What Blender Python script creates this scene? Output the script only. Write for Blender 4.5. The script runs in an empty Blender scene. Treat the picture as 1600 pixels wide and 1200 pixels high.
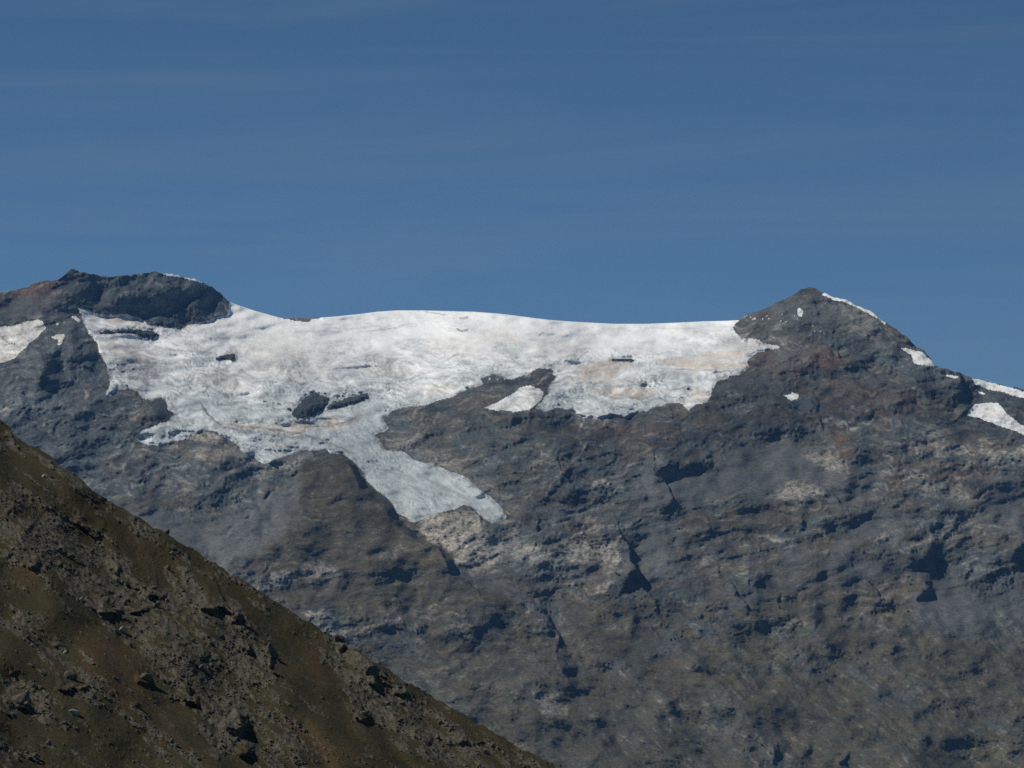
import bpy, math
from mathutils import Vector
import numpy as np

C = bpy.context.scene.collection
SC = bpy.context.scene

# ------------------------------------------------------------------ camera, sky, sun, exposure
FPX, PITCH = 6077.0, math.radians(4.0)          # focal length in photograph pixels (1600 wide), camera tilt
cam_d = bpy.data.cameras.new('camera')
cam = bpy.data.objects.new('camera', cam_d); C.objects.link(cam)
cam_d.sensor_width = 36.0; cam_d.lens = 36.0 * FPX / 1600.0
cam_d.clip_start = 1.0; cam_d.clip_end = 60000.0
cam.location = (0, 0, 0); cam.rotation_euler = (math.pi / 2 + PITCH, 0, 0)
SC.camera = cam

SUN_DIR = np.array([-0.64, 0.08, 0.76]); SUN_DIR /= np.linalg.norm(SUN_DIR)   # towards the sun
SUN_EL = math.asin(SUN_DIR[2]); SUN_AZ = math.atan2(SUN_DIR[0], SUN_DIR[1])   # clockwise from +Y
world = bpy.data.worlds.new('World'); SC.world = world; world.use_nodes = True
wn, wl = world.node_tree.nodes, world.node_tree.links
bg = wn['Background']
sky = wn.new('ShaderNodeTexSky'); sky.sky_type = 'NISHITA'; sky.sun_disc = False
sky.sun_elevation = SUN_EL; sky.sun_rotation = SUN_AZ
sky.altitude = 3000; sky.air_density = 0.55; sky.dust_density = 0.0; sky.ozone_density = 8.0
# thin cirrus veils: long, nearly level streaks of slightly whiter air
tc = wn.new('ShaderNodeTexCoord'); mp = wn.new('ShaderNodeMapping')
mp.inputs['Scale'].default_value = (5.0, 5.0, 60.0); mp.inputs['Rotation'].default_value = (0, math.radians(-2.5), 0)
nz = wn.new('ShaderNodeTexNoise'); nz.inputs['Scale'].default_value = 1.0; nz.inputs['Detail'].default_value = 7
nz.inputs['Roughness'].default_value = 0.62; nz.inputs['Distortion'].default_value = 0.6
cr = wn.new('ShaderNodeMapRange'); cr.inputs[1].default_value = 0.44; cr.inputs[2].default_value = 0.68
cr.inputs[3].default_value = 0.0; cr.inputs[4].default_value = 0.15
mix = wn.new('ShaderNodeMix'); mix.data_type = 'RGBA'
wl.new(tc.outputs['Generated'], mp.inputs['Vector']); wl.new(mp.outputs[0], nz.inputs['Vector'])
wl.new(nz.outputs[0], cr.inputs[0]); sxyz = wn.new('ShaderNodeSeparateXYZ'); wl.new(tc.outputs['Generated'], sxyz.inputs[0])
lowair = wn.new('ShaderNodeMapRange'); wl.new(sxyz.outputs[2], lowair.inputs[0])
for _i, _v in enumerate((0.05, 0.20, 0.20, 0.0)): lowair.inputs[_i + 1].default_value = _v
addv = wn.new('ShaderNodeMath'); addv.operation = 'ADD'; wl.new(cr.outputs[0], addv.inputs[0]); wl.new(lowair.outputs[0], addv.inputs[1])
wl.new(addv.outputs[0], mix.inputs[0])
tint = wn.new('ShaderNodeMix'); tint.data_type = 'RGBA'; tint.blend_type = 'MULTIPLY'; tint.inputs[0].default_value = 1.0
wl.new(sky.outputs[0], tint.inputs[6]); tint.inputs[7].default_value = (0.80, 0.98, 0.87, 1)
wl.new(tint.outputs[2], mix.inputs[6]); mix.inputs[7].default_value = (2.6, 3.5, 4.2, 1)
wl.new(mix.outputs[2], bg.inputs[0]); bg.inputs[1].default_value = 0.070

sun_d = bpy.data.lights.new('sun', 'SUN'); sun = bpy.data.objects.new('sun', sun_d); C.objects.link(sun)
sun_d.energy = 3.55; sun_d.angle = math.radians(0.5); sun_d.color = (1.0, 0.95, 0.84)
sun.location = (-3000, 3000, 4000)
sun.rotation_euler = Vector(SUN_DIR.tolist()).to_track_quat('Z', 'Y').to_euler()

SC.view_settings.view_transform = 'Standard'; SC.view_settings.look = 'None'
SC.view_settings.exposure = 0.0; SC.view_settings.gamma = 1.0; SC.view_settings.use_curve_mapping = False
SC.render.engine = 'CYCLES'
SC.cycles.max_bounces = 4; SC.cycles.volume_bounces = 1; SC.cycles.use_denoising = False

# ------------------------------------------------------------------ numeric helpers
f32 = np.float32
def sstep(a, b, x):
    t = np.clip((x - a) / (b - a), 0, 1); return t * t * (3 - 2 * t)
def perlin(x, y, seed):
    rng = np.random.RandomState(seed)
    ang = rng.rand(512) * 2 * math.pi
    gx, gy = np.cos(ang).astype(f32), np.sin(ang).astype(f32)
    perm = rng.permutation(512).astype(np.int32); perm = np.concatenate([perm, perm])
    xf, yf = np.floor(x), np.floor(y)
    xi, yi = xf.astype(np.int32) & 511, yf.astype(np.int32) & 511
    fx, fy = (x - xf).astype(f32), (y - yf).astype(f32)
    u, v = fx * fx * fx * (fx * (fx * 6 - 15) + 10), fy * fy * fy * (fy * (fy * 6 - 15) + 10)
    x1, y1 = (xi + 1) & 511, (yi + 1) & 511
    def g(a, b, dx, dy):
        h = perm[perm[a] + b]; return gx[h] * dx + gy[h] * dy
    n0 = g(xi, yi, fx, fy); n1 = g(x1, yi, fx - 1, fy); n2 = g(xi, y1, fx, fy - 1); n3 = g(x1, y1, fx - 1, fy - 1)
    a = n0 + u * (n1 - n0); b = n2 + u * (n3 - n2)
    return (a + v * (b - a)) * 1.5
def fbm(x, y, octv, seed, gain=0.5, ridged=False):
    s = 0; a = 1.0
    for o in range(octv):
        n = perlin(x, y, seed + o * 17)
        s = s + a * ((1 - np.abs(n) * 2) if ridged else n)
        x = x * 2.03 + 11.3; y = y * 1.97 + 5.7; a *= gain
    return s
def rot(u, v, deg, su, sv):
    "coordinates along / across streaks that dip by deg (positive = falling to the right in view)"
    a = math.radians(deg); c, s = math.cos(a), math.sin(a)
    return (u * c + v * s) / su, (-u * s + v * c) / sv
def seg_dist(U, V, ax, ay, bx, by):
    dx, dy = bx - ax, by - ay; L = dx * dx + dy * dy + 1e-9
    h = np.clip(((U - ax) * dx + (V - ay) * dy) / L, 0, 1)
    px, py = U - ax - h * dx, V - ay - h * dy
    return np.sqrt(px * px + py * py), dx * (V - ay) - dy * (U - ax)
def poly_sd(pts, U, V, margin=60):
    "signed distance (px) to a closed outline, positive inside; -margin far away"
    out = np.full(U.shape, -float(margin), f32)
    xs, ys = [p[0] for p in pts], [p[1] for p in pts]
    m = (U > min(xs) - margin) & (U < max(xs) + margin) & (V > min(ys) - margin) & (V < max(ys) + margin)
    u, v = U[m], V[m]
    d = np.full(u.shape, 1e9, f32); ins = np.zeros(u.shape, bool)
    for i in range(len(pts)):
        ax, ay = pts[i]; bx, by = pts[(i + 1) % len(pts)]
        dd, _ = seg_dist(u, v, ax, ay, bx, by); d = np.minimum(d, dd)
        if ay != by:
            c = ((ay > v) != (by > v)) & (u < (bx - ax) * (v - ay) / (by - ay) + ax); ins ^= c
    out[m] = np.where(ins, d, -np.minimum(d, margin)); return out
def line_sd(pts, U, V, margin):
    "signed distance to an open line: positive on the left of its direction of travel; also position along it 0..1"
    d = np.full(U.shape, 1e6, f32); side = np.zeros(U.shape, f32); al = np.zeros(U.shape, f32)
    xs, ys = [p[0] for p in pts], [p[1] for p in pts]
    m = (U > min(xs) - margin) & (U < max(xs) + margin) & (V > min(ys) - margin) & (V < max(ys) + margin)
    u, v = U[m], V[m]
    D = np.full(u.shape, 1e6, f32); S = np.zeros(u.shape, f32); A = np.zeros(u.shape, f32)
    lens = [math.hypot(pts[i+1][0]-pts[i][0], pts[i+1][1]-pts[i][1]) for i in range(len(pts)-1)]; tot = sum(lens); acc = 0
    for i in range(len(pts) - 1):
        (ax, ay), (bx, by) = pts[i], pts[i + 1]
        dx, dy = bx - ax, by - ay; L = dx * dx + dy * dy + 1e-9
        h = np.clip(((u - ax) * dx + (v - ay) * dy) / L, 0, 1)
        px, py = u - ax - h * dx, v - ay - h * dy
        dd = np.sqrt(px * px + py * py); cr_ = dx * (v - ay) - dy * (u - ax)
        k = dd < D - 1e-4
        D = np.where(k, dd, D); S = np.where(k, -np.sign(cr_), S); A = np.where(k, (acc + h * lens[i]) / tot, A); acc += lens[i]
    d[m] = D; side[m] = S; al[m] = A
    return d * side, al, d
def interp(pts, x):
    return np.interp(x, [p[0] for p in pts], [p[1] for p in pts])
CP, SP = math.cos(PITCH), math.sin(PITCH)
def place(U, V, D):
    "photograph pixel and distance -> world metres"
    x = (U - 800.0) / FPX; y = (600.0 - V) / FPX
    return np.stack([D * x, D * (CP - y * SP), D * (SP + y * CP)], -1)

def mesh_from(name, co, quads, mat, attrs=None, kind=None, parent=None, smooth=True, tris=None):
    me = bpy.data.meshes.new(name)
    n = len(co); me.vertices.add(n); me.vertices.foreach_set('co', co.astype(f32).ravel())
    fs = quads if tris is None else tris; k = fs.shape[1]; nf = len(fs)
    me.loops.add(nf * k); me.loops.foreach_set('vertex_index', fs.astype(np.int32).ravel())
    me.polygons.add(nf); me.polygons.foreach_set('loop_start', np.arange(0, nf * k, k, dtype=np.int32))
    try: me.polygons.foreach_set('loop_total', np.full(nf, k, np.int32))
    except Exception: pass
    if smooth: me.polygons.foreach_set('use_smooth', np.ones(nf, bool))
    me.update(calc_edges=True)
    for an, ar in (attrs or {}).items():
        a = me.attributes.new(an, 'FLOAT_COLOR', 'POINT')
        col = np.ones((n, 4), f32); col[:, :3] = ar; a.data.foreach_set('color', col.ravel())
    me.materials.append(mat)
    o = bpy.data.objects.new(name, me); C.objects.link(o)
    if kind: o['kind'] = kind
    if parent: o.parent = parent
    return o
def sub_mesh(name, co, quads, sel, mat, attrs, kind=None):
    q = quads[sel]; ids, inv = np.unique(q, return_inverse=True)
    return mesh_from(name, co[ids], inv.reshape(q.shape), mat, {k: a[ids] for k, a in attrs.items()}, kind)
def grid_quads(nr, nc):
    i = np.arange(nr * nc, dtype=np.int32).reshape(nr, nc)
    return np.stack([i[:-1, :-1], i[1:, :-1], i[1:, 1:], i[:-1, 1:]], -1).reshape(-1, 4)

# ------------------------------------------------------------------ materials
def new_mat(name, rough=0.95, spec=0.15):
    m = bpy.data.materials.new(name); m.use_nodes = True
    b = m.node_tree.nodes['Principled BSDF']; b.inputs['Roughness'].default_value = rough
    b.inputs['Specular IOR Level'].default_value = spec
    return m, m.node_tree.nodes, m.node_tree.links, b
def NZ(n, l, vec, scale, detail=5, rough=0.6):
    t = n.new('ShaderNodeTexNoise'); t.inputs['Scale'].default_value = scale
    t.inputs['Detail'].default_value = detail; t.inputs['Roughness'].default_value = rough
    if vec is not None: l.new(vec, t.inputs['Vector'])
    return t.outputs[0]
def MIX(n, l, fac, a, b, mode='MIX'):
    x = n.new('ShaderNodeMix'); x.data_type = 'RGBA'; x.blend_type = mode
    for s, i in ((fac, 0), (a, 6), (b, 7)):
        if isinstance(s, (int, float)): x.inputs[i].default_value = s
        elif isinstance(s, tuple): x.inputs[i].default_value = s + (1,)
        else: l.new(s, x.inputs[i])
    return x.outputs[2]
def MAP(n, l, v, a, b, c, d):
    x = n.new('ShaderNodeMapRange'); l.new(v, x.inputs[0])
    for i, k in enumerate((a, b, c, d)): x.inputs[i + 1].default_value = k
    return x.outputs[0]
def MUL(n, l, a, b, op='MULTIPLY'):
    x = n.new('ShaderNodeMath'); x.operation = op
    for i, s in enumerate((a, b)):
        if isinstance(s, (int, float)): x.inputs[i].default_value = s
        else: l.new(s, x.inputs[i])
    x.use_clamp = op != 'MULTIPLY'
    return x.outputs[0]
def SEP(n, l, name):
    a = n.new('ShaderNodeAttribute'); a.attribute_name = name; s = n.new('ShaderNodeSeparateColor'); l.new(a.outputs['Color'], s.inputs[0])
    return s.outputs

def rock_material():
    m, n, l, b = new_mat('weathered_rock')
    pos = n.new('ShaderNodeNewGeometry').outputs['Position']
    mpn = n.new('ShaderNodeMapping'); mpn.inputs['Scale'].default_value = (0.35, 0.8, 1.6); mpn.inputs['Rotation'].default_value = (0.0, 0.25, 0.2); l.new(pos, mpn.inputs[0])
    st = mpn.outputs[0]
    big = NZ(n, l, pos, 0.006, 4); mid = NZ(n, l, st, 0.03, 6, 0.65); fine = NZ(n, l, st, 0.22, 6, 0.85); hue = NZ(n, l, st, 0.013, 5, 0.6)
    T = SEP(n, l, 'tone')
    base = MIX(n, l, MAP(n, l, mid, 0.38, 0.62, 0, 1), (0.066, 0.073, 0.071), (0.112, 0.114, 0.102))
    base = MIX(n, l, MAP(n, l, T[1], 0.55, 0.8, 0, 0.75), base, (0.108, 0.094, 0.072))
    base = MIX(n, l, MAP(n, l, T[1], 0.42, 0.2, 0, 0.8), base, (0.076, 0.094, 0.096))
    base = MIX(n, l, MAP(n, l, T[0], 0.62, 0.95, 0, 0.75), base, (0.235, 0.215, 0.190))
    A = SEP(n, l, 'cover'); B = SEP(n, l, 'hue')
    # bluish green-grey stone
    base = MIX(n, l, MUL(n, l, B[1], 0.85), base, MIX(n, l, MAP(n, l, fine, 0.35, 0.65, 0, 1), (0.060, 0.078, 0.086), (0.105, 0.125, 0.130)))
    # rusty stone
    base = MIX(n, l, MUL(n, l, B[0], MAP(n, l, mid, 0.38, 0.6, 0.25, 1)), base, (0.150, 0.090, 0.062))
    # pale bare rock
    pale = MIX(n, l, MAP(n, l, fine, 0.35, 0.65, 0, 1), (0.21, 0.195, 0.165), (0.47, 0.435, 0.375))
    base = MIX(n, l, MUL(n, l, A[2], MAP(n, l, mid, 0.30, 0.55, 0.5, 1)), base, pale)
    # scree
    scr = MIX(n, l, MAP(n, l, fine, 0.3, 0.7, 0, 1), (0.092, 0.096, 0.095), (0.130, 0.135, 0.132))
    base = MIX(n, l, A[1], base, scr)
    # alpine turf, dried brown
    tf = MIX(n, l, MAP(n, l, mid, 0.35, 0.65, 0, 1), (0.062, 0.057, 0.031), (0.097, 0.083, 0.046))
    tf = MIX(n, l, B[2], tf, (0.065, 0.085, 0.040))
    base = MIX(n, l, MUL(n, l, A[0], MAP(n, l, fine, 0.62, 0.45, 0.45, 1)), base, tf)
    var = MAP(n, l, fine, 0.28, 0.72, 0.50, 1.52)
    v2 = MAP(n, l, big, 0.3, 0.7, 0.88, 1.12)
    k = MUL(n, l, MUL(n, l, var, v2), MAP(n, l, T[0], 0.15, 0.85, 0.50, 1.50))
    cc = n.new('ShaderNodeCombineColor')
    for i in range(3): l.new(k, cc.inputs[i])
    l.new(MIX(n, l, 1.0, base, cc.outputs[0], 'MULTIPLY'), b.inputs['Base Color'])
    bp = n.new('ShaderNodeBump'); bp.inputs['Strength'].default_value = 0.8; bp.inputs['Distance'].default_value = 2.5
    l.new(fine, bp.inputs['Height']); l.new(bp.outputs[0], b.inputs['Normal'])
    return m
def ice_material():
    m, n, l, b = new_mat('glacier_ice', 0.8, 0.2)
    pos = n.new('ShaderNodeNewGeometry').outputs['Position']
    mpn = n.new('ShaderNodeMapping'); mpn.inputs['Scale'].default_value = (1.0, 0.35, 1.0); l.new(pos, mpn.inputs[0])
    mid = NZ(n, l, mpn.outputs[0], 0.02, 5, 0.6); fine = NZ(n, l, mpn.outputs[0], 0.15, 4, 0.7)
    A = SEP(n, l, 'cover'); B = SEP(n, l, 'hue')       # cover.r bare ice, cover.g dust, cover.b grit; hue.r fine streaks
    col = MIX(n, l, A[0], (0.84, 0.85, 0.86), (0.46, 0.51, 0.525))
    col = MIX(n, l, MUL(n, l, A[1], MAP(n, l, mid, 0.3, 0.65, 0.7, 1)), col, (0.60, 0.525, 0.44))
    col = MIX(n, l, MUL(n, l, A[2], MAP(n, l, fine, 0.35, 0.6, 0.5, 1)), col, (0.155, 0.150, 0.150))
    col = MIX(n, l, MUL(n, l, B[0], 0.75), col, (0.30, 0.31, 0.33))
    col = MIX(n, l, MUL(n, l, MAP(n, l, A[0], 0, 0.8, 0.15, 1), MAP(n, l, fine, 0.52, 0.78, 0, 0.5)), col, (0.42, 0.42, 0.42))
    kk = MAP(n, l, B[1], 0.0, 1.0, 0.62, 1.38); cc = n.new('ShaderNodeCombineColor')
    for i in range(3): l.new(kk, cc.inputs[i])
    cl = n.new('ShaderNodeMix'); cl.data_type = 'RGBA'; cl.blend_type = 'MULTIPLY'; cl.clamp_result = True; cl.inputs[0].default_value = 1.0
    l.new(col, cl.inputs[6]); l.new(cc.outputs[0], cl.inputs[7])
    l.new(cl.outputs[2], b.inputs['Base Color'])
    bp = n.new('ShaderNodeBump'); bp.inputs['Strength'].default_value = 0.5; bp.inputs['Distance'].default_value = 2.0
    l.new(fine, bp.inputs['Height']); l.new(bp.outputs[0], b.inputs['Normal'])
    return m
ROCK, ICE = rock_material(), ice_material()

# ------------------------------------------------------------------ the far mountain: outlines surveyed from the photograph
SKY = [(-1700,640),(-1300,560),(-900,600),(-600,500),(-420,520),(-200,480),(-60,462),(0,457),(20,455),(35,450),(60,441),(85,438),(97,434),(105,425),(113,421),(125,424),(140,428),(160,431),
 (180,431),(210,429),(225,426),(240,424),(255,427),(285,432),(310,438),(330,447),(345,458),(353,466),(360,472),(375,478),(400,486),
 (425,493),(440,497),(485,497),(520,495),(560,491),(590,487),(620,485),(660,485),(700,486),(740,487),(780,490),(820,495),(860,500),
 (900,503),(960,506),(1010,506),(1060,504),(1100,502),(1140,501),(1155,500),(1163,493),(1180,487),(1205,478),(1230,465),(1243,459),
 (1250,453),(1262,450),(1275,450),(1285,457),(1300,463),(1320,468),(1345,479),(1365,490),(1385,505),(1400,515),(1420,528),(1432,543),
 (1445,548),(1455,560),(1460,572),(1480,577),(1500,583),(1515,590),(1545,596),(1570,602),(1600,609),(1750,640),(2050,690),(2400,650),(2800,700),(3300,780)]
GLACIER = [(360,440),(359,478),(357,490),(340,497),(315,502),(300,508),(283,514),(262,512),(245,508),(231,509),(228,503),(215,495),(200,491),(165,492),
 (145,491),(133,483),(120,482),(128,497),(133,510),(142,525),(150,538),(155,550),(160,560),(167,572),(170,585),(172,600),(168,612),
 (163,619),(175,618),(183,609),(200,607),(215,612),(222,625),(235,628),(250,622),(258,625),(263,640),(274,645),(265,655),(245,663),
 (225,672),(209,683),(218,692),(235,697),(252,696),(275,690),(292,687),(302,680),(313,676),(325,673),(338,676),(352,684),(364,692),
 (376,702),(390,709),(402,718),(412,723),(425,722),(437,713),(455,708),(470,705),(490,704),(512,701),(520,712),(540,740),(570,770),
 (610,800),(630,806),(640,815),(648,816),(665,810),(690,800),(712,793),(725,790),(737,792),(745,800),(757,812),(768,817),(775,815),
 (785,812),(795,808),(790,803),(782,793),(770,780),(755,768),(740,757),(722,745),(705,737),(680,728),(655,720),(630,708),(610,703),
 (598,698),(592,685),(588,680),(600,673),(606,668),(598,660),(600,655),(612,643),(625,637),(645,633),(675,630),(700,622),(718,613),
 (740,605),(754,600),(748,591),(760,587),(775,587),(795,592),(815,588),(835,578),(850,575),(862,577),(868,590),(858,606),(848,622),(836,637),
 (850,642),(872,638),(896,640),(900,648),(907,652),(940,654),(975,652),(990,649),(1012,642),(1025,634),(1044,629),(1060,630),(1071,635),
 (1075,642),(1087,635),(1105,629),(1112,610),(1122,595),(1135,590),(1160,587),(1170,572),(1165,565),(1180,555),(1200,548),(1225,541),
 (1200,537),(1182,532),(1160,527),(1145,520),(1145,513),(1154,502),(1158,440)]
OUTCROPS = [  # bare rock standing out of the ice: outline, label
 ([(152,520),(165,515),(178,518),(185,514),(200,513),(225,515),(240,517),(250,523),(238,531),(225,528),(210,521),(185,521),(160,521)], 'long thin dark rock band in the snow right below the dark left summit cliff'),
 ([(335,559),(345,556),(352,553),(367,552),(369,560),(362,564),(350,562),(338,562)], 'small dark rock poking out of the upper left ice under the left summit'),
 ([(458,640),(465,632),(480,620),(492,614),(505,617),(513,622),(510,632),(505,640),(495,648),(480,653),(465,655),(459,650)], 'large dark rounded rock island in the middle of the lower left glacier'),
 ([(512,632),(520,628),(535,625),(548,620),(560,617),(572,614),(576,618),(572,624),(555,632),(540,636),(525,640),(514,641)], 'dark elongated rock island just right of the large rounded rock island in the ice'),
 ([(955,562),(965,560),(985,560),(993,563),(988,566),(970,565),(957,565)], 'thin flat dark rock sliver alone in the upper right glacier'),
 ([(999,602),(1004,599),(1013,600),(1009,605),(1002,604)], 'tiny grey rock speck on the dusty ice below the thin dark sliver'),
 ([(1072,607),(1076,605),(1079,607),(1075,610)], 'tiny dark rock speck in the clean ice near the right edge of the glacier'),
 ([(447,638),(451,636),(456,640),(455,643),(449,641)], 'tiny dark rock touching the left tip of the rounded rock island'),
]
NUNATAK = [(430,480),(500,480),(500,497),(487,499),(484,503),(466,502),(452,499),(438,497)]
SNOW = [
 ([(-40,515),(0,511),(15,510),(25,507),(45,502),(62,500),(68,505),(72,513),(62,523),(50,533),(38,545),(25,558),(10,565),(0,569),(-40,580)], 'large dusty snowfield on the far left flank below the rusty ridge'),
 ([(81,527),(90,522),(101,523),(98,530),(95,538),(90,540),(89,531)], 'small ragged snow patch on the left buttress beside the large dusty snowfield'),
 ([(86,506),(94,503),(92,507),(87,508)], 'tiny snow streak above the ragged patch on the left buttress'),
 ([(110,494),(117,493),(127,501),(122,503)], 'short snow streak left of the thin arm of the upper left ice'),
 ([(1286,457),(1300,461),(1320,467),(1345,477),(1365,488),(1385,503),(1384,507),(1365,494),(1345,483),(1320,472),(1300,467),(1286,461)], 'thin white snow ribbon along the right skyline of the grey summit'),
 ([(252,425),(285,430),(312,437),(322,443),(310,441),(285,434),(252,429)], 'thin snow cap edging the top of the dark left summit'),
 ([(1407,544),(1420,545),(1440,550),(1455,563),(1461,573),(1440,570),(1427,566),(1423,554)], 'streaked snow patch high on the right shoulder of the grey summit'),
 ([(1474,587),(1482,585),(1501,590),(1490,591)], 'short snow sliver on the right ridge between the two larger patches'),
 ([(1517,590),(1530,593),(1560,600),(1600,611),(1700,635),(1700,650),(1600,623),(1570,614),(1540,607),(1525,600)], 'long white snow strip following the right skyline out of the picture'),
 ([(1511,650),(1515,640),(1525,632),(1537,629),(1560,631),(1572,646),(1592,661),(1625,680),(1620,690),(1585,673),(1560,664),(1540,657),(1528,653)], 'broad tongue shaped snow patch below the long strip on the right'),
 ([(1528,612),(1542,615),(1538,617),(1529,615)], 'tiny snow fleck under the long strip on the right skyline'),
 ([(1222,615),(1231,617),(1238,613),(1249,617),(1248,624),(1236,626)], 'small snow patch in the dark rocks below the grey summit'),
 ([(1245,484),(1250,481),(1255,486),(1253,496),(1248,494)], 'small oval snow spot just below the grey summit'),
 ([(755,638),(775,630),(795,618),(812,606),(826,603),(843,606),(849,612),(846,622),(836,634),(826,641),(805,643),(775,641)], 'snow patch held in the hollow under the central rock wedge'),
]
# ---- cover painting (grass, scree, pale rock...) in photograph pixels: outline, strength, edge softness
SCREE = [
 ([(990,755),(1000,740),(1040,742),(1100,738),(1115,735),(1130,700),(1180,695),(1230,680),(1250,700),(1300,735),(1340,760),(1360,775),(1320,785),(1210,775),(1150,770),(1100,790),(1060,790),(1010,790)],1,14),
 ([(1000,835),(1010,815),(1035,830),(1055,850),(1052,880),(1040,895),(1010,900),(985,895),(970,880),(985,855)],1,8),
 ([(1350,800),(1400,800),(1420,815),(1380,830),(1330,850),(1350,880),(1400,890),(1440,895),(1380,905),(1300,900),(1270,930),(1290,880),(1310,850)],1,12),
 ([(1425,940),(1450,920),(1480,900),(1540,920),(1555,960),(1530,1000),(1480,1000),(1430,985)],1,14),
 ([(1490,930),(1560,910),(1600,900),(1640,980),(1600,1010),(1540,1000)],.7,20),
 ([(455,748),(470,742),(478,780),(470,815),(440,850),(400,872),(350,880),(310,860),(300,830),(350,815),(400,790),(432,765)],1.6,6),
 ([(270,810),(330,815),(400,790),(440,760),(475,745),(470,790),(450,830),(400,850),(340,850),(290,850),(260,830)],1,9),
 ([(190,795),(250,800),(300,830),(320,870),(270,880),(190,840)],1,15),
 ([(715,885),(780,905),(860,950),(880,985),(860,975),(800,935),(730,905)],.9,6),
 ([(1090,905),(1200,930),(1260,960),(1180,950),(1100,930)],.7,14),
 ([(1240,850),(1270,850),(1260,890),(1220,920),(1200,900)],.7,12),
 ([(1540,740),(1610,750),(1620,850),(1570,830),(1545,790)],.7,16),
 ([(860,940),(880,930),(890,960),(872,985),(865,975)],.8,8),
 ([(1130,600),(1220,560),(1260,560),(1230,585),(1150,610)],.5,14),
 ([(1180,480),(1240,462),(1290,470),(1330,490),(1380,510),(1340,505),(1280,500),(1230,500),(1200,505)],.75,12),
 ([(20,465),(60,455),(85,460),(70,485),(30,495),(0,490)],.6,12),
]
GRASS = [
 ([(462,735),(500,712),(535,712),(560,740),(580,770),(600,800),(640,830),(680,855),(705,870),(690,880),(640,885),(560,890),(480,880),(400,890),(390,860),(430,840),(460,800),(480,770)],.9,16),
 ([(466,738),(487,717),(510,709),(535,711),(552,722),(574,752),(592,770),(616,792),(634,820),(600,830),(540,828),(500,815),(480,790),(470,765)],2.2,5),
 ([(600,800),(634,820),(656,838),(686,853),(702,862),(712,880),(700,892),(640,888),(560,894),(480,885),(420,890),(440,860),(500,830)],1.5,10),
 ([(400,920),(470,900),(560,905),(700,905),(740,905),(800,930),(820,960),(780,965),(700,965),(600,960),(500,950),(430,940)],.85,12),
 ([(560,1010),(700,1010),(800,1010),(880,1030),(1000,1060),(1100,1120),(1250,1240),(900,1240),(760,1140),(640,1050)],.75,30),
 ([(880,930),(940,930),(1000,960),(1000,1010),(1060,1040),(1140,1060),(1100,1100),(1000,1050),(900,1000),(870,990)],.8,20),
 ([(1060,1010),(1160,1040),(1260,1050),(1400,1100),(1500,1170),(1600,1220),(1300,1240),(1200,1160),(1120,1090)],.85,30),
 ([(1300,980),(1420,985),(1560,1000),(1650,1050),(1650,1130),(1500,1110),(1400,1060),(1320,1010)],.75,24),
 ([(1110,880),(1200,870),(1290,890),(1260,905),(1180,890),(1120,895)],.6,12),
 ([(1160,800),(1260,790),(1350,790),(1320,805),(1230,810),(1170,815)],.6,12),
 ([(1040,840),(1100,810),(1180,790),(1250,800),(1200,830),(1120,850),(1060,880)],.6,16),
 ([(1240,840),(1300,835),(1330,840),(1290,860),(1240,855)],.7,10),
 ([(1180,930),(1280,900),(1400,900),(1460,905),(1430,930),(1380,930),(1330,970),(1230,990),(1180,960)],.65,18),
 ([(1190,1120),(1400,1150),(1600,1220),(1650,1150),(1500,1080)],.5,30),
]
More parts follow.
